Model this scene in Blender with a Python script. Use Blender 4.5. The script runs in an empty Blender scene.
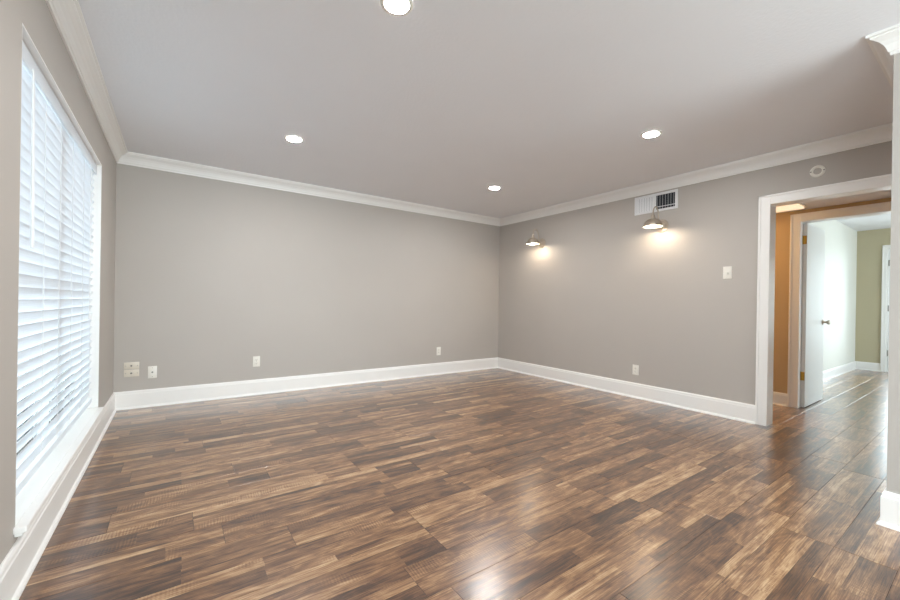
import bpy, bmesh, math, random
from mathutils import Vector, Matrix, Euler

random.seed(11)
C = bpy.context.scene.collection
S = bpy.context.scene
PI = math.pi

# ------------------------------------------------------------------ dimensions
W, D, H = 4.849, 4.676, 2.44          # room: right wall x, back wall y, ceiling z
FY = -3.0                             # wall behind the camera
WT = 0.12                             # partition thickness
HX0, HX1 = W + WT, 5.92               # hall
BX0, BX1 = HX1 + WT, 10.38            # bedroom
HALLZ = 2.11                          # lowered hall ceiling
PX, PY0, PY1 = 3.375, 0.05, 0.17      # short partition on the right
CD, CP = 0.106, 0.086                 # crown drop / projection
BH = 0.17                             # baseboard height
WY0, WY1, WZ0, WZ1 = 1.905, 3.80, 0.205, 2.074   # window opening
DY0, DY1, DZ = 0.256, 1.07, 1.995     # first doorway
EY0, EY1, EZ = 0.27, 1.112, 1.985     # second doorway
FD0, FD1, FDZ = 0.06, 1.035, 2.10      # patio door opening in the far room

# ------------------------------------------------------------------ camera
cam_d = bpy.data.cameras.new('camera')
cam = bpy.data.objects.new('camera', cam_d)
C.objects.link(cam)
S.camera = cam
yaw, pitch, roll = 0.6108, -0.0013, 0.0156
fwd = Vector((math.sin(yaw) * math.cos(pitch), math.cos(yaw) * math.cos(pitch), math.sin(pitch)))
right = Vector((math.cos(yaw), -math.sin(yaw), 0))
up = right.cross(fwd)
r2 = right * math.cos(roll) + up * math.sin(roll)
u2 = up * math.cos(roll) - right * math.sin(roll)
m = Matrix((r2, u2, -fwd)).transposed().to_4x4()
m.translation = Vector((0.4701, -0.1741, 1.0747))
cam.matrix_world = m
cam_d.sensor_fit = 'HORIZONTAL'
cam_d.sensor_width = 36.0
cam_d.lens = 392.3 * 36.0 / 900.0
cam_d.shift_y = (302.4 - 300.0) / 900.0
cam_d.clip_start = 0.02

# ------------------------------------------------------------------ world, exposure, daylight, added fill
S.view_settings.view_transform = 'Standard'
S.view_settings.look = 'None'
S.view_settings.gamma = 1.0
S.view_settings.use_curve_mapping = False
S.view_settings.exposure = 0.80
S.cycles.use_denoising = True
S.cycles.max_bounces = 10
S.cycles.diffuse_bounces = 6
S.cycles.sample_clamp_indirect = 6.0

world = bpy.data.worlds.new('world')
S.world = world
world.use_nodes = True
wn = world.node_tree
wn.nodes.clear()
wo = wn.nodes.new('ShaderNodeOutputWorld')
wb = wn.nodes.new('ShaderNodeBackground')
wb.inputs['Color'].default_value = (0.80, 0.90, 1.0, 1)
wb.inputs['Strength'].default_value = 2.2
wn.links.new(wb.outputs[0], wo.inputs[0])


def area_light(name, loc, direction, sx, sy, power, color):
    l = bpy.data.lights.new(name, 'AREA')
    l.shape = 'RECTANGLE'
    l.size, l.size_y = sx, sy
    l.energy = power
    l.color = color
    o = bpy.data.objects.new(name, l)
    C.objects.link(o)
    o.location = loc
    o.rotation_euler = Vector(direction).to_track_quat('-Z', 'Z').to_euler()
    return o


DAY = (0.86, 0.94, 1.0)
area_light('daylight_window', (-0.75, (WY0 + WY1) / 2, 1.5), (1, 0, -0.1), 2.4, 2.6, 58, DAY)
area_light('fill_rear', (2.7, FY - 0.5, 1.1), (-0.1, 1, 0.2), 3.6, 2.1, 140, (0.94, 0.97, 1.0))  # fill for the main room, through the added rear window
area_light('fill_side', (-0.6, -1.5, 1.0), (1, 0.9, 0.3), 2.2, 2.0, 62, (0.94, 0.97, 1.0))  # added to brighten the right wall, through an invented side window
area_light('fill_bedroom', (8.4, -2.95, 1.3), (0, 1, 0), 3.0, 1.9, 75, DAY)  # lights the pale wall and open door, through the added far room window
area_light('daylight_patio', (BX1 + 0.6, 0.5, 1.2), (-1, 0, 0), 1.6, 2.2, 48, DAY)

# ------------------------------------------------------------------ materials


def lin(c):
    f = lambda v: v / 12.92 if v <= 0.04045 else ((v + 0.055) / 1.055) ** 2.4
    return tuple(f(v / 255.0) for v in c) + (1.0,)


def new_mat(name):
    mt = bpy.data.materials.new(name)
    mt.use_nodes = True
    nt = mt.node_tree
    return mt, nt, nt.nodes['Principled BSDF']


def plain(name, rgb, rough=0.5, metal=0.0, emit=None, strength=0.0, spec=0.5):
    mt, nt, b = new_mat(name)
    b.inputs['Base Color'].default_value = lin(rgb)
    b.inputs['Roughness'].default_value = rough
    b.inputs['Metallic'].default_value = metal
    b.inputs['Specular IOR Level'].default_value = spec
    if emit:
        b.inputs['Emission Color'].default_value = lin(emit)
        b.inputs['Emission Strength'].default_value = strength
    return mt


def paint(name, rgb, rough=0.6, scale=160.0, bump=0.1, var=0.03, spec=0.35):
    """rolled wall paint: faint mottling and a fine orange-peel bump"""
    mt, nt, b = new_mat(name)
    tc = nt.nodes.new('ShaderNodeTexCoord')
    n1 = nt.nodes.new('ShaderNodeTexNoise')
    n1.inputs['Scale'].default_value = scale
    n1.inputs['Detail'].default_value = 3
    nt.links.new(tc.outputs['Object'], n1.inputs['Vector'])
    bp = nt.nodes.new('ShaderNodeBump')
    bp.inputs['Strength'].default_value = bump
    bp.inputs['Distance'].default_value = 0.004
    nt.links.new(n1.outputs['Fac'], bp.inputs['Height'])
    nt.links.new(bp.outputs['Normal'], b.inputs['Normal'])
    n2 = nt.nodes.new('ShaderNodeTexNoise')
    n2.inputs['Scale'].default_value = 2.2
    n2.inputs['Detail'].default_value = 4
    nt.links.new(tc.outputs['Object'], n2.inputs['Vector'])
    mx = nt.nodes.new('ShaderNodeMix')
    mx.data_type = 'RGBA'
    c = lin(rgb)
    mx.inputs[6].default_value = tuple(v * (1 - var) for v in c[:3]) + (1,)
    mx.inputs[7].default_value = tuple(min(1, v * (1 + var)) for v in c[:3]) + (1,)
    nt.links.new(n2.outputs['Fac'], mx.inputs[0])
    nt.links.new(mx.outputs[2], b.inputs['Base Color'])
    b.inputs['Roughness'].default_value = rough
    b.inputs['Specular IOR Level'].default_value = spec
    return mt


M = {}
M['wall'] = paint('taupe_wall_paint', (186, 181, 175), 0.55)
M['sage'] = paint('sage_wall_paint', (190, 182, 154), 0.6)
M['hallwall'] = paint('tan_wall_paint', (196, 170, 130), 0.6)
M['bedwhite'] = paint('pale_wall_paint', (226, 226, 218), 0.6)
M['ceiling'] = paint('ceiling_paint', (236, 238, 242), 0.75, 55.0, 0.35, 0.02)
M['trim'] = paint('white_trim_paint', (244, 244, 242), 0.32, 30.0, 0.02, 0.01, 0.5)
M['door'] = paint('white_door_paint', (232, 234, 232), 0.5, 30.0, 0.02, 0.01, 0.5)
M['plastic'] = plain('white_plastic', (236, 234, 226), 0.35)
M['ivory'] = plain('ivory_plastic', (222, 214, 200), 0.35)
M['dark'] = plain('dark_slot', (40, 38, 36), 0.6)
M['duct'] = plain('duct_interior', (46, 50, 58), 0.7)
M['steel'] = plain('screw_steel', (150, 148, 142), 0.35, 1.0)
M['nickel'] = plain('brushed_nickel', (198, 188, 174), 0.42, 1.0)
M['brass'] = plain('brass', (190, 150, 72), 0.32, 1.0)
M['shade_in'] = plain('shade_white_enamel', (244, 240, 230), 0.4)
M['vent'] = plain('vent_enamel', (232, 234, 236), 0.4)
M['cord'] = plain('white_cord', (235, 236, 236), 0.7)
M['lens'] = plain('recessed_lens', (255, 250, 240), 0.4, 0, (254, 251, 248), 335.0)
M['bulb'] = plain('lamp_bulb', (255, 244, 225), 0.4, 0, (255, 236, 212), 120.0)
M['halllens'] = plain('hall_light_diffuser', (250, 244, 232), 0.4, 0, (255, 226, 190), 0.5)
M['hallfill'] = plain('hall_fill_diffuser', (250, 244, 232), 0.4, 0, (255, 206, 140), 24.0)  # glow of the added out-of-view hall light
M['ground'] = paint('patio_concrete', (190, 188, 182), 0.8)

# blind slats: white, letting some daylight through
mt, nt, b = new_mat('blind_slat')
b.inputs['Base Color'].default_value = lin((240, 243, 246))
b.inputs['Roughness'].default_value = 0.35
tr = nt.nodes.new('ShaderNodeBsdfTranslucent')
tr.inputs['Color'].default_value = lin((236, 243, 250))
ms = nt.nodes.new('ShaderNodeMixShader')
ms.inputs[0].default_value = 0.25
nt.links.new(b.outputs[0], ms.inputs[1])
nt.links.new(tr.outputs[0], ms.inputs[2])
nt.links.new(ms.outputs[0], nt.nodes['Material Output'].inputs[0])
M['slat'] = mt

# window glass: clear pane with a fresnel reflection
mt, nt, b = new_mat('window_glass')
nt.nodes.remove(b)
tp = nt.nodes.new('ShaderNodeBsdfTransparent')
tp.inputs['Color'].default_value = (0.94, 0.97, 0.96, 1)
gl = nt.nodes.new('ShaderNodeBsdfGlossy')
gl.inputs['Roughness'].default_value = 0.03
fr = nt.nodes.new('ShaderNodeFresnel')
fr.inputs['IOR'].default_value = 1.45
ms = nt.nodes.new('ShaderNodeMixShader')
nt.links.new(fr.outputs[0], ms.inputs[0])
nt.links.new(tp.outputs[0], ms.inputs[1])
nt.links.new(gl.outputs[0], ms.inputs[2])
nt.links.new(ms.outputs[0], nt.nodes['Material Output'].inputs[0])
M['glass'] = mt


def floor_material():
    """hand-scraped mixed-tone wood: tone per plank from the 'plank' attribute, grain along x"""
    mt, nt, b = new_mat('hand_scraped_wood')
    N, L = nt.nodes.new, nt.links.new
    at = N('ShaderNodeAttribute')
    at.attribute_name = 'plank'
    sep = N('ShaderNodeSeparateColor')
    L(at.outputs['Color'], sep.inputs[0])
    tc = N('ShaderNodeTexCoord')
    # shift the grain for every plank
    comb = N('ShaderNodeCombineXYZ')
    mul = N('ShaderNodeMath'); mul.operation = 'MULTIPLY'; mul.inputs[1].default_value = 37.0
    L(sep.outputs[1], mul.inputs[0])
    L(mul.outputs[0], comb.inputs[0])
    mul2 = N('ShaderNodeMath'); mul2.operation = 'MULTIPLY'; mul2.inputs[1].default_value = 53.0
    L(sep.outputs[2], mul2.inputs[0])
    L(mul2.outputs[0], comb.inputs[1])
    add = N('ShaderNodeVectorMath'); add.operation = 'ADD'
    L(tc.outputs['Object'], add.inputs[0]); L(comb.outputs[0], add.inputs[1])

    def noise(sx, sy, scale, detail, rough=0.6, dist=0.0):
        mp = N('ShaderNodeMapping')
        mp.inputs['Scale'].default_value = (sx, sy, 1)
        L(add.outputs[0], mp.inputs['Vector'])
        n = N('ShaderNodeTexNoise')
        n.inputs['Scale'].default_value = scale
        n.inputs['Detail'].default_value = detail
        n.inputs['Roughness'].default_value = rough
        n.inputs['Distortion'].default_value = dist
        L(mp.outputs[0], n.inputs['Vector'])
        return n

    big = noise(1.3, 13.0, 1.6, 4, 0.6, 0.9)      # broad dark and light bands
    grain = noise(2.6, 105.0, 2.2, 5, 0.65, 0.3)   # fine streaks
    knot = noise(2.6, 7.0, 1.5, 4, 0.6, 2.2)      # figure, knots
    scr = noise(22.0, 5.0, 1.0, 3, 0.6, 1.0)      # cross scraping

    def madd(a, k, c):
        q = N('ShaderNodeMath'); q.operation = 'MULTIPLY_ADD'
        L(a, q.inputs[0]); q.inputs[1].default_value = k
        if isinstance(c, float): q.inputs[2].default_value = c
        else: L(c, q.inputs[2])
        return q.outputs[0]

    v = madd(sep.outputs[0], 0.46, -1.07)
    v = madd(big.outputs['Fac'], 0.95, v)
    v = madd(grain.outputs['Fac'], 1.0, v)
    v = madd(knot.outputs['Fac'], 0.80, v)
    ramp = N('ShaderNodeValToRGB')
    cr = ramp.color_ramp
    stops = [(0.05, (36, 22, 16)), (0.28, (72, 46, 31)), (0.46, (106, 72, 47)), (0.62, (136, 98, 66)), (0.80, (172, 134, 96)), (1.0, (204, 172, 134))]
    cr.elements[0].position = stops[0][0]; cr.elements[0].color = lin(stops[0][1])
    cr.elements[1].position = stops[-1][0]; cr.elements[1].color = lin(stops[-1][1])
    for p, c in stops[1:-1]:
        e = cr.elements.new(p); e.color = lin(c)
    # thin dark pores and cracks along the grain
    pore = noise(1.6, 150.0, 2.0, 3, 0.6, 0.2)
    pr = N('ShaderNodeMapRange')
    pr.inputs['From Min'].default_value = 0.58
    pr.inputs['From Max'].default_value = 0.72
    pr.inputs['To Min'].default_value = 0.0
    pr.inputs['To Max'].default_value = -0.30
    L(pore.outputs['Fac'], pr.inputs['Value'])
    ad = N('ShaderNodeMath'); ad.operation = 'ADD'
    L(v, ad.inputs[0]); L(pr.outputs[0], ad.inputs[1])
    v = ad.outputs[0]
    # saw and scrape marks across some strips
    mp = N('ShaderNodeMapping')
    mp.inputs['Scale'].default_value = (1.0, 0.22, 1)
    mp.inputs['Rotation'].default_value = (0, 0, 0.25)
    L(add.outputs[0], mp.inputs['Vector'])
    wv = N('ShaderNodeTexWave')
    wv.inputs['Scale'].default_value = 26.0
    wv.inputs['Distortion'].default_value = 5.0
    wv.inputs['Detail'].default_value = 2.0
    wv.inputs['Detail Scale'].default_value = 1.6
    L(mp.outputs[0], wv.inputs['Vector'])
    patch = noise(1.5, 4.0, 1.3, 2, 0.5, 0.4)
    pm = N('ShaderNodeMapRange')
    pm.inputs['From Min'].default_value = 0.56
    pm.inputs['From Max'].default_value = 0.66
    L(patch.outputs['Fac'], pm.inputs['Value'])
    wm = N('ShaderNodeMath'); wm.operation = 'MULTIPLY'
    L(wv.outputs['Fac'], wm.inputs[0]); L(pm.outputs[0], wm.inputs[1])
    v = madd(wm.outputs[0], 0.16, v)
    L(v, ramp.inputs[0])
    L(ramp.outputs[0], b.inputs['Base Color'])
    rg = N('ShaderNodeMapRange')
    rg.inputs['To Min'].default_value = 0.26
    rg.inputs['To Max'].default_value = 0.42
    L(knot.outputs['Fac'], rg.inputs['Value'])
    L(rg.outputs[0], b.inputs['Roughness'])
    b.inputs['Specular IOR Level'].default_value = 0.5
    b.inputs['Coat Weight'].default_value = 1.0
    b.inputs['Coat Roughness'].default_value = 0.23
    b.inputs['Coat IOR'].default_value = 1.62
    h = madd(scr.outputs['Fac'], 0.9, 0.0)
    h = madd(grain.outputs['Fac'], 0.10, h)
    h = madd(wm.outputs[0], 0.5, h)
    bp = N('ShaderNodeBump')
    bp.inputs['Strength'].default_value = 0.11
    bp.inputs['Distance'].default_value = 0.004
    L(h, bp.inputs['Height'])
    L(bp.outputs['Normal'], b.inputs['Normal'])
    bq = N('ShaderNodeBump')
    bq.inputs['Strength'].default_value = 0.05
    bq.inputs['Distance'].default_value = 0.004
    L(h, bq.inputs['Height'])
    L(bq.outputs['Normal'], b.inputs['Coat Normal'])
    return mt


M['floor'] = floor_material()
M['seam'] = plain('floor_seam', (34, 24, 18), 0.7)

# ------------------------------------------------------------------ mesh helpers


class MB:
    def __init__(self):
        self.bm = bmesh.new()

    def box(self, x0, x1, y0, y1, z0, z1, bevel=0.0, mat=None):
        bm = self.bm
        v = [bm.verts.new((x, y, z)) for x in (x0, x1) for y in (y0, y1) for z in (z0, z1)]
        fs = [(0, 1, 3, 2), (4, 6, 7, 5), (0, 4, 5, 1), (2, 3, 7, 6), (0, 2, 6, 4), (1, 5, 7, 3)]
        faces = [bm.faces.new([v[i] for i in f]) for f in fs]
        if mat is not None:
            bmesh.ops.transform(bm, matrix=mat, verts=v)
        if bevel > 0:
            es = list({e for f in faces for e in f.edges})
            bmesh.ops.bevel(bm, geom=es, offset=bevel, segments=2, affect='EDGES', profile=0.5)
        return self

    def lathe(self, prof, n=28, mat=None, close=False):
        """prof: list of (r, z), turned about z"""
        bm = self.bm
        rings = []
        new = []
        for r, z in prof:
            if r < 1e-6:
                vv = [bm.verts.new((0, 0, z))]
            else:
                vv = [bm.verts.new((r * math.cos(2 * PI * k / n), r * math.sin(2 * PI * k / n), z)) for k in range(n)]
            rings.append(vv)
            new += vv
        pairs = list(zip(rings[:-1], rings[1:]))
        if close:
            pairs.append((rings[-1], rings[0]))
        for a, b in pairs:
            for k in range(n):
                k2 = (k + 1) % n
                if len(a) == 1 and len(b) == 1:
                    continue
                if len(a) == 1:
                    bm.faces.new((a[0], b[k2], b[k]))
                elif len(b) == 1:
                    bm.faces.new((a[k], a[k2], b[0]))
                else:
                    bm.faces.new((a[k], a[k2], b[k2], b[k]))
        if mat is not None:
            bmesh.ops.transform(bm, matrix=mat, verts=new)
        return self

    def tube(self, pts, r, n=10, caps=True):
        bm = self.bm
        pts = [Vector(p) for p in pts]
        rad = r if isinstance(r, (list, tuple)) else [r] * len(pts)
        rings = []
        ref = None
        for i, p in enumerate(pts):
            t = (pts[min(i + 1, len(pts) - 1)] - pts[max(i - 1, 0)]).normalized()
            if ref is None:
                ref = Vector((0, 0, 1)) if abs(t.z) < 0.9 else Vector((1, 0, 0))
            a = (ref - t * ref.dot(t)).normalized()
            ref = a
            bb = t.cross(a)
            rings.append([bm.verts.new(p + (a * math.cos(2 * PI * k / n) + bb * math.sin(2 * PI * k / n)) * rad[i]) for k in range(n)])
        for a, c in zip(rings[:-1], rings[1:]):
            for k in range(n):
                bm.faces.new((a[k], a[(k + 1) % n], c[(k + 1) % n], c[k]))
        if caps:
            bm.faces.new(rings[0][::-1])
            bm.faces.new(rings[-1])
        return self

    def sweep(self, prof, p0, p1, nrm, m0=0, m1=0):
        """moulding profile of (offset from wall, z) run from p0 to p1; m = +1 inside mitre, -1 outside mitre"""
        bm = self.bm
        p0, p1 = Vector((p0[0], p0[1], 0)), Vector((p1[0], p1[1], 0))
        d = (p1 - p0).normalized()
        nrm = Vector((nrm[0], nrm[1], 0))
        a = [bm.verts.new(p0 + nrm * o + d * (m0 * o) + Vector((0, 0, z))) for o, z in prof]
        c = [bm.verts.new(p1 + nrm * o - d * (m1 * o) + Vector((0, 0, z))) for o, z in prof]
        n = len(prof)
        for k in range(n):
            bm.faces.new((a[k], a[(k + 1) % n], c[(k + 1) % n], c[k]))
        bm.faces.new(a[::-1])
        bm.faces.new(c)
        return self

    def build(self, name, mat, parent=None, smooth=False):
        bm = self.bm
        bmesh.ops.recalc_face_normals(bm, faces=bm.faces)
        me = bpy.data.meshes.new(name)
        bm.to_mesh(me)
        bm.free()
        for q in (mat if isinstance(mat, (list, tuple)) else [mat]):
            me.materials.append(q)
        if smooth:
            me.shade_smooth()
            me.set_sharp_from_angle(angle=math.radians(38))
        o = bpy.data.objects.new(name, me)
        C.objects.link(o)
        if parent:
            o.parent = parent
        return o


def thing(name, label, cat, loc=(0, 0, 0), group=None, kind=None, rot=(0, 0, 0)):
    o = bpy.data.objects.new(name, None)
    C.objects.link(o)
    o.location = loc
    o.rotation_euler = rot
    o.empty_display_size = 0.1
    o['label'] = label
    o['category'] = cat
    if group:
        o['group'] = group
    if kind:
        o['kind'] = kind
    return o


def struct(o, label, cat):
    o['kind'] = 'structure'
    o['label'] = label
    o['category'] = cat
    return o


def dup(root, loc, label):
    """copy of a thing, its parts and their sub-parts"""
    def rec(o, par):
        c = o.copy()
        C.objects.link(c)
        c.parent = par
        for ch in kids.get(o.name, []):
            rec(ch, c)
        return c
    kids = {}
    for o in bpy.data.objects:
        if o.parent:
            kids.setdefault(o.parent.name, []).append(o)
    r = rec(root, None)
    r.location = loc
    r['label'] = label
    return r


# ------------------------------------------------------------------ floor
def build_floor():
    bm = bmesh.new()
    lay = bm.loops.layers.float_color.new('plank')
    rng = random.Random(5)
    X0, X1, Y0, Y1 = -0.02, BX1 + 0.14, FY - 0.15, D + 0.02
    splits = [(0.064, 0.126), (0.075, 0.052, 0.063), (0.126, 0.064), (0.038, 0.090, 0.062), (0.062, 0.036, 0.092), (0.095, 0.095), (0.110, 0.028, 0.052), (0.150, 0.040)]
    BW, BL, dz = 0.190, 1.22, 0.0012

    def piece(xa, xb, ya, yb, tone, ea, eb, fa, fb):
        """one wood strip; ea/eb, fa/fb: edge insets in x and y, wide where two boards meet"""
        xa, xb, ya, yb = max(xa, X0), min(xb, X1), max(ya, Y0), min(yb, Y1)
        if xb - xa < 0.01 or yb - ya < 0.006:
            return
        col = (tone, rng.random(), rng.random(), 1.0)
        o = [bm.verts.new(p) for p in ((xa + ea * .35, ya + fa * .35, -dz), (xb - eb * .35, ya + fa * .35, -dz), (xb - eb * .35, yb - fb * .35, -dz), (xa + ea * .35, yb - fb * .35, -dz))]
        i = [bm.verts.new(p) for p in ((xa + ea, ya + fa, 0), (xb - eb, ya + fa, 0), (xb - eb, yb - fb, 0), (xa + ea, yb - fb, 0))]
        fs = [bm.faces.new(i)] + [bm.faces.new((o[k], o[(k + 1) % 4], i[(k + 1) % 4], i[k])) for k in range(4)]
        for f in fs:
            for lp in f.loops:
                lp[lay] = col

    WIDE, THIN = 0.0018, 0.0001
    y = Y0
    last = 0.5
    while y < Y1:
        x = X0 - rng.random() * BL
        while x < X1:
            ws = rng.choice(splits)
            yy = y
            for j, w in enumerate(ws):
                cuts = [0.0]
                while BL - cuts[-1] > 0.5:
                    cuts.append(cuts[-1] + rng.uniform(0.4, 1.05))
                if BL - cuts[-1] < 0.12:
                    cuts.pop()
                cuts.append(BL)
                for k in range(len(cuts) - 1):
                    tone = rng.uniform(0.12, 0.78)
                    if abs(tone - last) < 0.12:
                        tone = (tone + 0.3) % 0.8
                    if w < 0.07 and rng.random() < 0.35:
                        tone = rng.uniform(0.82, 1.05)
                    last = tone
                    piece(x + cuts[k], x + cuts[k + 1], yy, yy + w, tone,
                          WIDE if k == 0 else THIN, WIDE if k == len(cuts) - 2 else THIN,
                          WIDE if j == 0 else THIN, WIDE if j == len(ws) - 1 else THIN)
                yy += w
            x += BL
        y += BW
    v = [bm.verts.new(p) for p in ((X0, Y0, -0.0012), (X1, Y0, -0.0012), (X1, Y1, -0.0012), (X0, Y1, -0.0012),
                                   (X0, Y0, -0.05), (X1, Y0, -0.05), (X1, Y1, -0.05), (X0, Y1, -0.05))]
    for q in ((0, 1, 2, 3), (7, 6, 5, 4), (0, 4, 5, 1), (1, 5, 6, 2), (2, 6, 7, 3), (3, 7, 4, 0)):
        f = bm.faces.new([v[k] for k in q])
        f.material_index = 1
    me = bpy.data.meshes.new('floor')
    bm.to_mesh(me)
    bm.free()
    me.materials.append(M['floor'])
    me.materials.append(M['seam'])
    o = bpy.data.objects.new('floor', me)
    C.objects.link(o)
    return struct(o, 'glossy hand-scraped wood plank floor in mixed browns', 'floor')


build_floor()
struct(MB().box(-9, 20, -14, 14, -0.30, -0.20).build('ground', M['ground']), 'pale concrete ground outside the windows and patio door', 'ground')

# ------------------------------------------------------------------ walls and ceilings
TOP = H + 0.12
wl = MB()
SY0, SY1, SZ0, SZ1 = -2.5, -0.6, 0.3, 2.1     # unseen window added to the same wall for side fill
wl.box(-0.15, 0, FY - 0.15, SY0, 0, TOP)
wl.box(-0.15, 0, SY1, WY0, 0, TOP)
wl.box(-0.15, 0, SY0, SY1, 0, SZ0)
wl.box(-0.15, 0, SY0, SY1, SZ1, TOP)
wl.box(-0.15, 0, WY1, D + 0.15, 0, TOP)
wl.box(-0.15, 0, WY0, WY1, 0, WZ0)
wl.box(-0.15, 0, WY0, WY1, WZ1, TOP)
struct(wl.build('wall_left', M['wall']), 'taupe wall holding the wide window with white blind', 'wall')
struct(MB().box(0, W + WT, D, D + 0.15, 0, TOP).build('wall_back', M['wall']), 'long plain taupe wall opposite with three low outlets', 'wall')
wr = MB()
wr.box(W, W + WT, DY1 + 0.012, D, 0, TOP)
wr.box(W, W + WT, FY - 0.15, DY0 - 0.012, 0, TOP)
wr.box(W, W + WT, DY0 - 0.012, DY1 + 0.012, DZ + 0.012, TOP)
struct(wr.build('wall_right', M['wall']), 'taupe wall with two lamps and the cased doorway', 'wall')
wf = MB()
wf.box(-0.15, 0.9, FY - 0.15, FY, 0, TOP)
wf.box(4.5, W, FY - 0.15, FY, 0, TOP)
wf.box(0.9, 4.5, FY - 0.15, FY, 0, 0.3)
wf.box(0.9, 4.5, FY - 0.15, FY, 2.2, TOP)
struct(wf.build('wall_front', M['wall']), 'taupe wall behind the viewer with an added window', 'wall')
struct(MB().box(PX, W, PY0, PY1, 0, H).build('wall_partition', M['wall']), 'end of a short beige partition wall beside the doorway', 'wall')
struct(MB().box(0, W, FY, D, H, TOP).build('ceiling', M['ceiling']), 'light grey textured ceiling with four recessed lights', 'ceiling')

# hall between the two doorways
wh = MB()
wh.box(HX1, BX0, EY1 + 0.012, 2.6, 0, TOP)
wh.box(HX1, BX0, -0.8, EY0 - 0.012, 0, TOP)
wh.box(HX1, BX0, EY0 - 0.012, EY1 + 0.012, EZ + 0.012, TOP)
struct(wh.build('wall_hall', [M['hallwall']]), 'tan hallway wall around the second doorway', 'wall')
struct(MB().box(HX0, HX1, 2.48, 2.6, 0, HALLZ).build('wall_hall_end', M['hallwall']), 'tan wall closing the far end of the hallway', 'wall')
struct(MB().box(HX0, HX1, -0.8, -0.68, 0, HALLZ).build('wall_hall_near', M['hallwall']), 'tan wall closing the near end of the hallway', 'wall')
struct(MB().box(HX0, HX1, -0.8, 2.6, HALLZ, HALLZ + 0.1).build('ceiling_hall', M['ceiling']), 'lowered pale ceiling over the hallway', 'ceiling')

# far room
BY1 = 1.40
struct(MB().box(BX0, BX1, BY1, BY1 + 0.12, 0, TOP).build('wall_bedroom_left', M['bedwhite']), 'pale wall of the far room behind the open white door', 'wall')
wb_ = MB()
wb_.box(BX1, BX1 + 0.12, FD1 + 0.01, BY1 + 0.12, 0, TOP)
wb_.box(BX1, BX1 + 0.12, -2.6, FD0 - 0.01, 0, TOP)
wb_.box(BX1, BX1 + 0.12, FD0 - 0.01, FD1 + 0.01, FDZ + 0.01, TOP)
struct(wb_.build('wall_bedroom_far', M['sage']), 'sage green wall at the far end of the far room', 'wall')
wq = MB()
wq.box(BX0, 6.9, -2.6, -2.48, 0, TOP)
wq.box(10.0, BX1, -2.6, -2.48, 0, TOP)
wq.box(6.9, 10.0, -2.6, -2.48, 0, 0.5)
wq.box(6.9, 10.0, -2.6, -2.48, 2.15, TOP)
struct(wq.build('wall_bedroom_right', M['sage']), 'sage wall of the far room with an added window', 'wall')
struct(MB().box(BX0, BX1, -2.48, BY1, H, TOP).build('ceiling_bedroom', M['ceiling']), 'white ceiling of the far room', 'ceiling')

# ------------------------------------------------------------------ crown and baseboard
crown = [(0, H - CD), (0.010, H - CD), (0.012, H - CD + 0.014), (0.018, H - CD + 0.018), (0.022, H - CD + 0.032),
         (0.030, H - CD + 0.050), (0.044, H - CD + 0.068), (0.062, H - CD + 0.080), (CP - 0.014, H - CD + 0.085),
         (CP - 0.012, H - 0.014), (CP, H - 0.012), (CP, H), (0, H)]
base = [(0, 0), (0.030, 0), (0.029, 0.007), (0.025, 0.014), (0.018, 0.019), (0.017, 0.020), (0.017, BH - 0.030), (0.014, BH - 0.024),
        (0.013, BH - 0.012), (0.009, BH - 0.004), (0.005, BH), (0, BH)]


def run(prof, p0, p1, n, m0, m1, name, label, cat):
    return struct(MB().sweep(prof, p0, p1, n, m0, m1).build(name, M['trim']), label, cat)


CW = 0.086  # casing width
run(crown, (0, FY), (0, D), (1, 0), 1, 1, 'trim_1', 'white crown moulding above the window wall', 'crown moulding')
run(crown, (0, D), (W, D), (0, -1), 1, 1, 'trim_2', 'white crown moulding along the long plain wall', 'crown moulding')
run(crown, (W, D), (W, PY1), (-1, 0), 1, 1, 'trim_3', 'white crown moulding above the two wall lamps', 'crown moulding')
cp = MB()
cp.sweep(crown, (W, PY1), (PX, PY1), (0, 1), 1, -1)
cp.sweep(crown, (PX, PY1), (PX, PY0), (-1, 0), -1, -1)
cp.sweep(crown, (PX, PY0), (W, PY0), (0, -1), -1, 1)
struct(cp.build('trim_4', M['trim']), 'white crown moulding wrapping the end of the short partition', 'crown moulding')
run(crown, (W, PY0), (W, FY), (-1, 0), 1, 1, 'trim_5', 'white crown moulding behind the short partition', 'crown moulding')
run(crown, (W, FY), (0, FY), (0, 1), 1, 1, 'trim_6', 'white crown moulding behind the viewer', 'crown moulding')

run(base, (0, FY), (0, D), (1, 0), 1, 1, 'baseboard_left', 'white baseboard under the window', 'baseboard')
run(base, (0, D), (W, D), (0, -1), 1, 1, 'baseboard_back', 'white baseboard along the long plain wall', 'baseboard')
run(base, (W, D), (W, DY1 + CW), (-1, 0), 1, 0, 'baseboard_right', 'white baseboard below the two wall lamps', 'baseboard')
bp_ = MB()
bp_.sweep(base, (W, PY1), (PX, PY1), (0, 1), 0, -1)
bp_.sweep(base, (PX, PY1), (PX, PY0), (-1, 0), -1, -1)
bp_.sweep(base, (PX, PY0), (W, PY0), (0, -1), -1, 1)
struct(bp_.build('baseboard_partition', M['trim']), 'white baseboard around the foot of the short partition', 'baseboard')
run(base, (W, PY0), (W, FY), (-1, 0), 1, 1, 'baseboard_rear', 'white baseboard behind the short partition', 'baseboard')
run(base, (W, FY), (0, FY), (0, 1), 1, 1, 'baseboard_front', 'white baseboard below the added rear window', 'baseboard')
base2 = [(o * 0.75, z * 0.8) for o, z in base]
run(base2, (HX1, 2.48), (HX1, EY1 + CW), (-1, 0), 0, 0, 'baseboard_hall', 'baseboard on the tan hallway wall', 'baseboard')
run(base2, (BX0, BY1), (BX1, BY1), (0, -1), 0, 1, 'baseboard_bedroom_left', 'white baseboard behind the open door', 'baseboard')
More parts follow.
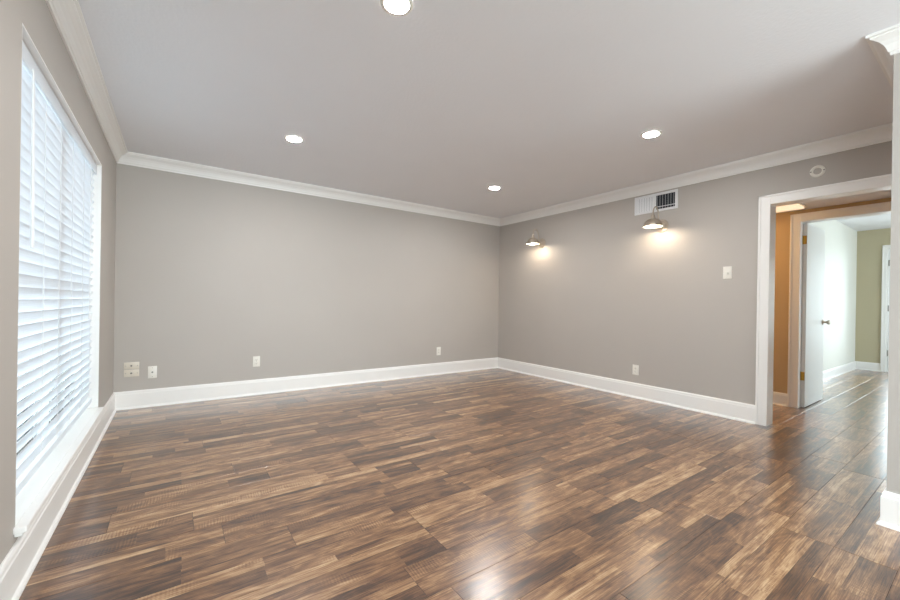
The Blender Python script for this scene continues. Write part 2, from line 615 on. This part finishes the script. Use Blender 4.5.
run(base2, (BX1, BY1), (BX1, FD1 + 0.05), (-1, 0), 1, 0, 'baseboard_bedroom_far', 'white baseboard on the sage green wall', 'baseboard')

# ------------------------------------------------------------------ door casings and jambs


def casing(name, xw, side, y0, y1, z, label, cw=CW, th=0.018, sides=(1, 1)):
    """flat casing with a raised outer band, on wall plane xw, protruding along side*x"""
    mb = MB()
    a, c, e = xw, xw + side * th, xw + side * (th + 0.007)
    def bx(p, q, ya, yb, za, zb):
        mb.box(min(p, q), max(p, q), ya, yb, za, zb, 0.003)
    if sides[1]:
        bx(a, c, y1, y1 + cw, 0, z + cw)
        bx(a, e, y1 + cw - 0.018, y1 + cw, 0, z + cw)
    if sides[0]:
        bx(a, c, y0 - cw, y0, 0, z + cw)
        bx(a, e, y0 - cw, y0 - cw + 0.018, 0, z + cw)
    bx(a, c, y0 - (0 if sides[0] else cw), y1, z, z + cw)
    bx(a, e, y0 - (cw if sides[0] else 0), y1 + cw, z + cw - 0.018, z + cw)
    return struct(mb.build(name, M['trim']), label, 'door casing')


def jamb(name, x0, x1, y0, y1, z, label, stop=True):
    mb = MB()
    t = 0.012
    mb.box(x0, x1, y1, y1 + t, 0, z + t)
    mb.box(x0, x1, y0 - t, y0, 0, z + t)
    mb.box(x0, x1, y0, y1, z, z + t)
    if stop:
        xm = x0 + 0.045
        mb.box(xm, xm + 0.03, y1 - 0.01, y1, 0, z, 0.002)
        mb.box(xm, xm + 0.03, y0, y0 + 0.01, 0, z, 0.002)
        mb.box(xm, xm + 0.03, y0, y1, z - 0.01, z, 0.002)
    return struct(mb.build(name, M['trim']), label, 'door jamb')


casing('trim_7', W, -1, DY0, DY1, DZ, 'white casing around the doorway out of the room', sides=(1, 1))
jamb('trim_8', W, W + WT, DY0, DY1, DZ, 'white jamb lining the doorway out of the room', stop=False)
casing('trim_9', HX0, 1, DY0, DY1, DZ, 'white casing on the hallway side of the first doorway')
casing('trim_10', HX1, -1, EY0, EY1, EZ, 'casing around the second doorway at the hallway wall')
jamb('trim_11', HX1, BX0, EY0, EY1, EZ, 'jamb lining the second doorway', stop=False)
casing('trim_12', BX0, 1, EY0, EY1, EZ, 'white casing on the far room side of the second doorway')
casing('trim_13', BX1, -1, FD0, FD1, FDZ, 'white casing around the patio door at the end of the far room', cw=0.055)

# ------------------------------------------------------------------ window_1 and its sill
w1 = thing('window_1', 'wide window behind the white blind in the taupe wall', 'window', (0, (WY0 + WY1) / 2, WZ0), kind='structure')
yc, zc = (WY0 + WY1) / 2, WZ0
ha = (WY1 - WY0) / 2
hz = WZ1 - WZ0


def loc(mb, name, mat, par, **k):
    return mb.build(name, mat, par, **k)


f = MB()
f.box(-0.148, -0.001, ha - 0.008, ha, 0.028, hz - 0.008)
f.box(-0.148, -0.001, -ha, -ha + 0.008, 0.028, hz - 0.008)
f.box(-0.148, -0.001, -ha, ha, hz - 0.008, hz)
loc(f, 'window_reveal', M['trim'], w1)
f = MB()
for a0, a1 in ((-ha + 0.008, -0.0), (0.0, ha - 0.008)):
    f.box(-0.140, -0.100, a0, a0 + 0.045, 0.03, hz - 0.008, 0.003)
    f.box(-0.140, -0.100, a1 - 0.045, a1, 0.03, hz - 0.008, 0.003)
    f.box(-0.140, -0.100, a0 + 0.045, a1 - 0.045, 0.03, 0.08, 0.003)
    f.box(-0.140, -0.100, a0 + 0.045, a1 - 0.045, hz - 0.055, hz - 0.008, 0.003)
    f.box(-0.136, -0.104, a0 + 0.045, a1 - 0.045, 0.90, 0.94, 0.003)
fr_ = loc(f, 'window_frame', M['trim'], w1)
for a0, a1 in ((-ha + 0.05, -0.042), (0.042, ha - 0.05)):
    loc(MB().box(-0.122, -0.118, a0, a1, 0.07, hz - 0.045), 'glass_pane', M['glass'], fr_)
f = MB()
f.box(-0.148, 0.0, -ha + 0.0, ha, 0.0, 0.026)
f.box(-0.002, 0.036, -ha - 0.022, ha + 0.005, 0.0, 0.026, 0.006)
f.box(0.0, 0.022, -ha - 0.010, ha - 0.003, -0.014, 0.001, 0.003)
loc(f, 'window_sill', M['trim'], w1)

# unseen rear and far room windows, added to let fill light in
for nm, par, ax in (('added_window_2', (0.9, 4.5, 0.3, 2.2, FY - 0.12), 'broad white framed window added behind the viewer for fill light'),
                    ('added_window_3', (6.9, 10.0, 0.5, 2.15, -2.57), 'broad white framed window added to the far room, out of view')):
    x0, x1, z0, z1, yy = par
    w = thing(nm, ax, 'window', ((x0 + x1) / 2, yy, z0), kind='structure')
    hx, hh = (x1 - x0) / 2, z1 - z0
    f = MB()
    f.box(-hx, hx, -0.02, 0.06, 0, 0.05)
    f.box(-hx, hx, -0.02, 0.06, hh - 0.05, hh)
    for q in (-hx, -hx / 3 - 0.025, hx / 3 - 0.025, hx - 0.05):
        f.box(q, q + 0.05, -0.02, 0.06, 0.05, hh - 0.05)
    fo = f.build('window_frame', M['trim'], w)
    for q in (-hx + 0.05, -hx / 3 + 0.025, hx / 3 + 0.025):
        MB().box(q, q + 2 * hx / 3 - 0.075, 0.016, 0.022, 0.05, hh - 0.05).build('glass_pane', M['glass'], fo)

w4 = thing('added_window_4', 'white framed window added in the same wall behind the viewer', 'window', (-0.08, (SY0 + SY1) / 2, SZ0), kind='structure')  # unseen, added so side fill reaches the right wall
q, hh = (SY1 - SY0) / 2, SZ1 - SZ0
f = MB()
f.box(-0.03, 0.03, -q, q, 0, 0.05)
f.box(-0.03, 0.03, -q, q, hh - 0.05, hh)
for p in (-q, -0.025, q - 0.05):
    f.box(-0.03, 0.03, p, p + 0.05, 0.05, hh - 0.05)
fo = f.build('window_frame', M['trim'], w4)
for p in (-q + 0.05, 0.025):
    MB().box(-0.003, 0.003, p, p + q - 0.075, 0.05, hh - 0.05).build('glass_pane', M['glass'], fo)

# ------------------------------------------------------------------ blind
bl = thing('window_blind', 'white horizontal slat blind, half closed, filling the wide window', 'blind', (0, yc, 0))
by = ha - 0.012
BXC = -0.048
MB().box(-0.082, -0.040, -by, by, 2.012, 2.062, 0.002).build('headrail', M['slat'], bl)
MB().box(-0.036, -0.026, -by - 0.004, by + 0.004, 1.990, 2.064, 0.003).build('valance', M['slat'], bl)
PITCH = 0.0520
ZT, ZB = 1.965, 0.315
tilt = -math.radians(76)


def slat_mesh(wd=0.0585, th=0.0026, bow=0.0040, n=6):
    bm = bmesh.new()
    top, bot = [], []
    for k in range(n + 1):
        s = -wd / 2 + wd * k / n
        h = bow * (1 - (2 * s / wd) ** 2)
        top.append((s, h + th / 2))
        bot.append((s, h - th / 2))
    loop = top + bot[::-1]
    a = [bm.verts.new((p[0], -by, p[1])) for p in loop]
    c = [bm.verts.new((p[0], by, p[1])) for p in loop]
    q = len(loop)
    for k in range(q):
        bm.faces.new((a[k], a[(k + 1) % q], c[(k + 1) % q], c[k]))
    bm.faces.new(a[::-1]); bm.faces.new(c)
    bmesh.ops.recalc_face_normals(bm, faces=bm.faces)
    me = bpy.data.meshes.new('slat')
    bm.to_mesh(me); bm.free()
    me.materials.append(M['slat'])
    return me


sm = slat_mesh()
z = ZT
rng = random.Random(3)
while z > ZB + 0.012:
    o = bpy.data.objects.new('slat', sm)
    C.objects.link(o)
    o.parent = bl
    o.location = (BXC, 0, z)
    o.rotation_euler = (0, tilt + rng.uniform(-0.03, 0.03), 0)   # inner edge tipped up
    z -= PITCH
MB().box(BXC - 0.010, BXC + 0.012, -by, by, ZB - 0.040, ZB - 0.004, 0.004).build('bottom_rail', M['slat'], bl)
for yl in (2.06, 2.42, 2.72, 3.02, 3.36, 3.66):
    f = MB()
    f.tube([(BXC + 0.0125, yl - yc, 2.0), (BXC + 0.0125, yl - yc, ZB - 0.004)], 0.0011, 6)
    f.tube([(BXC - 0.0125, yl - yc, 2.0), (BXC - 0.0125, yl - yc, ZB - 0.004)], 0.0011, 6)
    f.build('ladder_cord', M['cord'], bl)
f = MB()
f.tube([(-0.018, 2.13 - yc, 2.0), (-0.017, 2.13 - yc, 1.95), (-0.014, 2.132 - yc, 1.30), (-0.014, 2.132 - yc, 1.27)], [0.003, 0.0045, 0.006, 0.0065], 8)
f.build('tilt_wand', M['cord'], bl, smooth=True)
f = MB()
for dy in (0.0, 0.012):
    f.tube([(-0.020, 3.50 + dy - yc, 1.99), (-0.019, 3.50 + dy - yc, 0.95)], 0.0011, 6)
f.tube([(-0.019, 3.506 - yc, 0.955), (-0.019, 3.506 - yc, 0.915)], [0.004, 0.007], 8)
f.build('pull_cord', M['cord'], bl)

# ------------------------------------------------------------------ recessed ceiling lights
LG = 'recessed ceiling lights'
rl = thing('recessed_light', 'glowing recessed ceiling light nearest the viewer, toward the window', 'ceiling light', (1.287, 1.455, H), LG)
MB().lathe([(0.056, -0.001), (0.057, -0.006), (0.066, -0.0075), (0.074, -0.004), (0.076, -0.0005)], 36, close=True).build('trim_ring', M['plastic'], rl, smooth=True)
MB().lathe([(0, -0.0045), (0.04, -0.0042), (0.0555, -0.003), (0.0555, -0.001), (0, -0.001)], 36).build('lens', M['lens'], rl, smooth=True)
for p, lb in (((1.28, 3.33), 'glowing recessed ceiling light near the window corner of the long plain wall'),
              ((3.56, 3.36), 'glowing recessed ceiling light near the far room corner, closest to the farther wall lamp'),
              ((3.565, 1.485), 'glowing recessed ceiling light in front of the air vent')):
    dup(rl, (p[0], p[1], H), lb)

# ------------------------------------------------------------------ wall sconces (barn lamps)
SG = 'nickel gooseneck wall lamps'
sc = thing('wall_sconce', 'lit nickel gooseneck lamp on taupe wall, farther one near the room corner', 'wall lamp', (W, 3.762, 1.95), SG)
rot_x = Matrix.Rotation(-PI / 2, 4, 'Y')   # z -> -x
MB().lathe([(0, 0.001), (0.070, 0.001), (0.072, 0.006), (0.068, 0.013), (0.050, 0.016), (0.046, 0.022), (0.024, 0.026), (0.012, 0.036), (0, 0.037)], 32, rot_x).build('backplate', M['nickel'], sc, smooth=True)
SX = -0.190
path = [(-0.030, 0.0), (-0.052, 0.004), (-0.068, 0.022), (-0.074, 0.055), (-0.077, 0.100), (-0.083, 0.140), (-0.098, 0.172), (-0.120, 0.190), (-0.145, 0.192),
        (-0.168, 0.176), (-0.183, 0.150), (-0.189, 0.118), (SX, 0.085)]
MB().tube([(x, 0, z) for x, z in path], 0.0065, 12).build('gooseneck_arm', M['nickel'], sc, smooth=True)
ms_ = Matrix.Translation((SX, 0, 0))
MB().lathe([(0.0, 0.100), (0.010, 0.100), (0.018, 0.094), (0.021, 0.086), (0.021, 0.064), (0.027, 0.060), (0.027, 0.050), (0.0, 0.048)], 24, ms_).build('socket_cap', M['nickel'], sc, smooth=True)
outer = [(0.022, 0.056), (0.040, 0.052), (0.060, 0.042), (0.077, 0.024), (0.087, 0.002), (0.091, -0.022), (0.098, -0.026), (0.099, -0.030)]
inner = [(r - 0.002, z - 0.003) for r, z in outer[::-1]]
sh = MB().lathe(outer + [(0.097, -0.031)] , 40, ms_).build('lamp_shade', M['nickel'], sc, smooth=True)
MB().lathe([(0.0965, -0.0305)] + [(r - 0.0025, z - 0.0025) for r, z in outer[::-1][1:]] + [(0.0, 0.0525)], 40, ms_).build('shade_lining', M['shade_in'], sh, smooth=True)
MB().lathe([(0, 0.050), (0.013, 0.050), (0.014, 0.016), (0.020, -0.004), (0.024, -0.014), (0.020, -0.026), (0.010, -0.032), (0, -0.033)], 20, ms_).build('bulb', M['bulb'], sc, smooth=True)
dup(sc, (W, 2.035, 1.945), 'lit nickel gooseneck lamp on taupe wall, directly below the air vent')

# ------------------------------------------------------------------ air vent
vy0, vy1, vz0, vz1 = 1.868, 2.348, 2.112, 2.318
av = thing('air_vent', 'white rectangular air register high on taupe wall above a lamp', 'air vent', (W, (vy0 + vy1) / 2, vz0))
hv, hzv = (vy1 - vy0) / 2, vz1 - vz0
f = MB()
f.box(-0.012, 0, -hv, hv, 0, 0.026, 0.003)
f.box(-0.012, 0, -hv, hv, hzv - 0.026, hzv, 0.003)
f.box(-0.012, 0, -hv, -hv + 0.028, 0.026, hzv - 0.026, 0.002)
f.box(-0.012, 0, hv - 0.028, hv, 0.026, hzv - 0.026, 0.002)
f.box(-0.011, 0, -0.008, 0.008, 0.026, hzv - 0.026, 0.001)
f.build('vent_frame', M['vent'], av)
MB().box(-0.0015, 0, -hv + 0.027, hv - 0.027, 0.025, hzv - 0.025).build('duct_opening', M['duct'], av)
nb = 7
for s in (-1, 1):
    for k in range(nb):
        yv = s * (0.008 + (hv - 0.036) * (k + 0.5) / nb)
        mt_ = Matrix.Translation((-0.0085, yv, 0)) @ Matrix.Rotation(math.radians(-60 if s > 0 else 24), 4, 'Z')
        MB().box(-0.0120 if s > 0 else -0.0070, 0.0120 if s > 0 else 0.0070, -0.0008, 0.0008, 0.026, hzv - 0.026, 0, mt_).build('vent_blade', M['vent'], av)
for zz in (0.05,):
    MB().box(-0.006, -0.003, -hv + 0.03, -0.008, zz, zz + 0.006).build('damper_bar', M['vent'], av)

# ------------------------------------------------------------------ small wall plates
rotR = Matrix.Rotation(-PI / 2, 4, 'Z')   # front (-y) faces -x


def plate(name, label, cat, where, wall, wd, ht, mat, group=None):
    t = thing(name, label, cat, where, group, rot=(0, 0, -PI / 2) if wall == 'right' else (0, 0, 0))
    MB().box(-wd / 2, wd / 2, -0.006, 0, -ht / 2, ht / 2, 0.0025).build('cover_plate', mat, t, smooth=True)
    return t


def screw(t, x, z):
    m_ = Matrix.Translation((x, -0.006, z)) @ Matrix.Rotation(PI / 2, 4, 'X')
    MB().lathe([(0, 0.0015), (0.0028, 0.001), (0.0034, -0.0005), (0, -0.0005)], 12, m_).build('screw', M['steel'], t)


def jack(t, x, z):
    m_ = Matrix.Translation((x, -0.006, z)) @ Matrix.Rotation(PI / 2, 4, 'X')
    o = MB().lathe([(0.0035, 0.010), (0.0048, 0.009), (0.0048, 0.002), (0.0085, 0.002), (0.0085, -0.001), (0.0, -0.001)], 12, m_).build('cable_jack', M['steel'], t)
    MB().lathe([(0, 0.0085), (0.0035, 0.0085)], 12, m_).build('jack_hole', M['dark'], o)


def sockets(t, mat):
    for s in (0.0195, -0.0195):
        o = MB().box(-0.0165, 0.0165, -0.0085, -0.005, s - 0.0145, s + 0.0145, 0.004).build('socket_face', mat, t, smooth=True)
        MB().box(-0.0078, -0.0058, -0.0088, -0.008, s - 0.002, s + 0.007).build('slot', M['dark'], o)
        MB().box(0.0058, 0.0078, -0.0088, -0.008, s - 0.002, s + 0.007).build('slot', M['dark'], o)
        MB().box(-0.002, 0.002, -0.0088, -0.008, s - 0.009, s - 0.005).build('slot', M['dark'], o)
    screw(t, 0, 0)


for zz, lb in ((0.412, 'horizontal white cable plate near the window corner, upper of the stacked pair'),
               (0.340, 'horizontal white cable plate near the window corner, lower of the stacked pair')):
    t = plate('cable_plate', lb, 'wall plate', (0.133, D, zz), 'back', 0.116, 0.068, M['ivory'], 'stacked cable plates')
    screw(t, -0.044, 0); screw(t, 0.044, 0); jack(t, -0.002, 0)
t = plate('coaxial_plate', 'upright white cable plate just beside the stacked pair of plates', 'wall plate', (0.293, D, 0.336), 'back', 0.072, 0.118, M['plastic'])
screw(t, 0, 0.043); screw(t, 0, -0.043); jack(t, 0, 0)
t = plate('power_outlet', 'white power outlet low in the middle of the long plain wall', 'outlet', (1.224, D, 0.372), 'back', 0.072, 0.116, M['plastic'])
sockets(t, M['plastic'])
t = plate('power_outlet', 'white power outlet low on the plain wall close to the room corner', 'outlet', (3.672, D, 0.343), 'back', 0.074, 0.120, M['plastic'])
sockets(t, M['plastic'])
t = plate('power_outlet', 'white power outlet low on the wall beneath the lamp and air vent', 'outlet', (W, 2.308, 0.321), 'right', 0.074, 0.116, M['plastic'])
sockets(t, M['plastic'])
t = plate('light_switch', 'white dimmer switch on taupe wall left of the doorway', 'light switch', (W, 1.400, 1.400), 'right', 0.074, 0.120, M['plastic'])
f = MB().box(-0.0165, 0.0165, -0.0085, -0.005, -0.033, 0.033, 0.002).build('switch_paddle', M['plastic'], t, smooth=True)
MB().lathe([(0, 0.012), (0.009, 0.011), (0.011, 0.0), (0, 0.0)], 20, Matrix.Translation((0, -0.008, -0.006)) @ Matrix.Rotation(PI / 2, 4, 'X')).build('dimmer_knob', M['plastic'], t, smooth=True)

# ------------------------------------------------------------------ round mounting ring above the doorway
dr = thing('detector_bracket', 'white ring-shaped alarm bracket on the wall above the doorway', 'alarm bracket', (W, 0.760, 2.213))
MB().lathe([(0.027, 0.0), (0.028, 0.009), (0.031, 0.011), (0.043, 0.010), (0.049, 0.004), (0.050, 0.0)], 36, rot_x, close=True).build('ring', M['plastic'], dr, smooth=True)
for s in (-1, 1):
    MB().box(-0.0125, -0.009, s * 0.041 - 0.005, s * 0.041 + 0.005, -0.003, 0.003, 0.001).build('screw_slot', M['dark'], dr)

# ------------------------------------------------------------------ hall ceiling light, and an unseen one added for warm fill
for lb, ly, mk in (('flush white rectangular light on the hallway ceiling seen through the doorway', 1.26, 'halllens'),
                   ('added unseen warm fill light farther along the hallway ceiling', 2.02, 'hallfill')):
    hl = thing('hall_ceiling_light', lb, 'ceiling light', (5.60, ly, HALLZ), 'hallway ceiling lights')
    MB().box(-0.14, 0.14, -0.24, 0.24, -0.010, 0, 0.003).build('light_base', M['plastic'], hl)
    MB().box(-0.12, 0.12, -0.22, 0.22, -0.028, -0.009, 0.008).build('light_diffuser', M[mk], hl, smooth=True)

# ------------------------------------------------------------------ door_1: white door swung open into the far room
hinge = Vector((5.985, EY1 - 0.002, 0.008))
d1 = thing('door_1', 'white slab door standing open into the far room', 'door', hinge, kind='structure')
dw, dh, dt = 0.70, 1.968, 0.035
MB().box(0.0, dw, -dt, 0.0, 0, dh, 0.002).build('door_leaf', M['door'], d1)
for zz in (0.33, 1.79):
    f = MB()
    f.box(-0.002, 0.0, -dt + 0.004, 0.0, zz - 0.045, zz + 0.045)
    f.tube([(-0.004, 0.006, zz - 0.047), (-0.004, 0.006, zz + 0.047)], 0.007, 10)
    f.build('hinge', M['brass'], d1, smooth=True)
km = Matrix.Translation((dw - 0.065, -dt, 0.90)) @ Matrix.Rotation(PI / 2, 4, 'X')
kn = MB().lathe([(0, 0.001), (0.031, 0.001), (0.031, 0.006), (0.024, 0.010), (0.012, 0.012), (0.011, 0.032), (0.018, 0.040), (0.026, 0.050), (0.026, 0.060), (0.018, 0.068), (0, 0.071)], 24, km).build('door_knob', M['nickel'], d1, smooth=True)

# ------------------------------------------------------------------ door_2: glazed patio door
d2 = thing('door_2', 'white glazed patio door at the end of the far room', 'door', (BX1, FD1, 0.0), kind='structure')
f = MB()
wdr = FD1 - FD0
f.box(0.0, 0.12, -0.02, 0.0, 0, FDZ)
f.box(0.0, 0.12, -wdr, -wdr + 0.02, 0, FDZ)
f.box(0.0, 0.12, -wdr + 0.02, -0.02, FDZ - 0.02, FDZ)
f.box(0.0, 0.12, -wdr + 0.02, -0.02, 0, 0.015)
f.build('door_frame', M['trim'], d2)
f = MB()
f.box(0.01, 0.05, -0.07, -0.023, 0.02, FDZ - 0.023)
f.box(0.01, 0.05, -wdr + 0.023, -wdr + 0.12, 0.02, FDZ - 0.023)
f.box(0.01, 0.05, -wdr + 0.12, -0.07, 0.02, 0.30)
f.box(0.01, 0.05, -wdr + 0.12, -0.07, FDZ - 0.13, FDZ - 0.023)
lf = f.build('door_leaf', M['door'], d2)
MB().box(0.028, 0.032, -wdr + 0.115, -0.065, 0.295, FDZ - 0.125).build('glass_pane', M['glass'], lf)
for zz in (0.32, 1.08, 1.85):
    MB().tube([(0.002, -0.022, zz - 0.05), (0.002, -0.022, zz + 0.05)], 0.008, 8).build('hinge', M['steel'], d2)
MB().lathe([(0, 0.0), (0.028, 0.0), (0.026, 0.012), (0.011, 0.014), (0.011, 0.040), (0.026, 0.050), (0.022, 0.066), (0, 0.068)], 20,
           Matrix.Translation((0.01, -wdr + 0.07, 0.95)) @ Matrix.Rotation(-PI / 2, 4, 'Y')).build('door_knob', M['nickel'], d2, smooth=True)
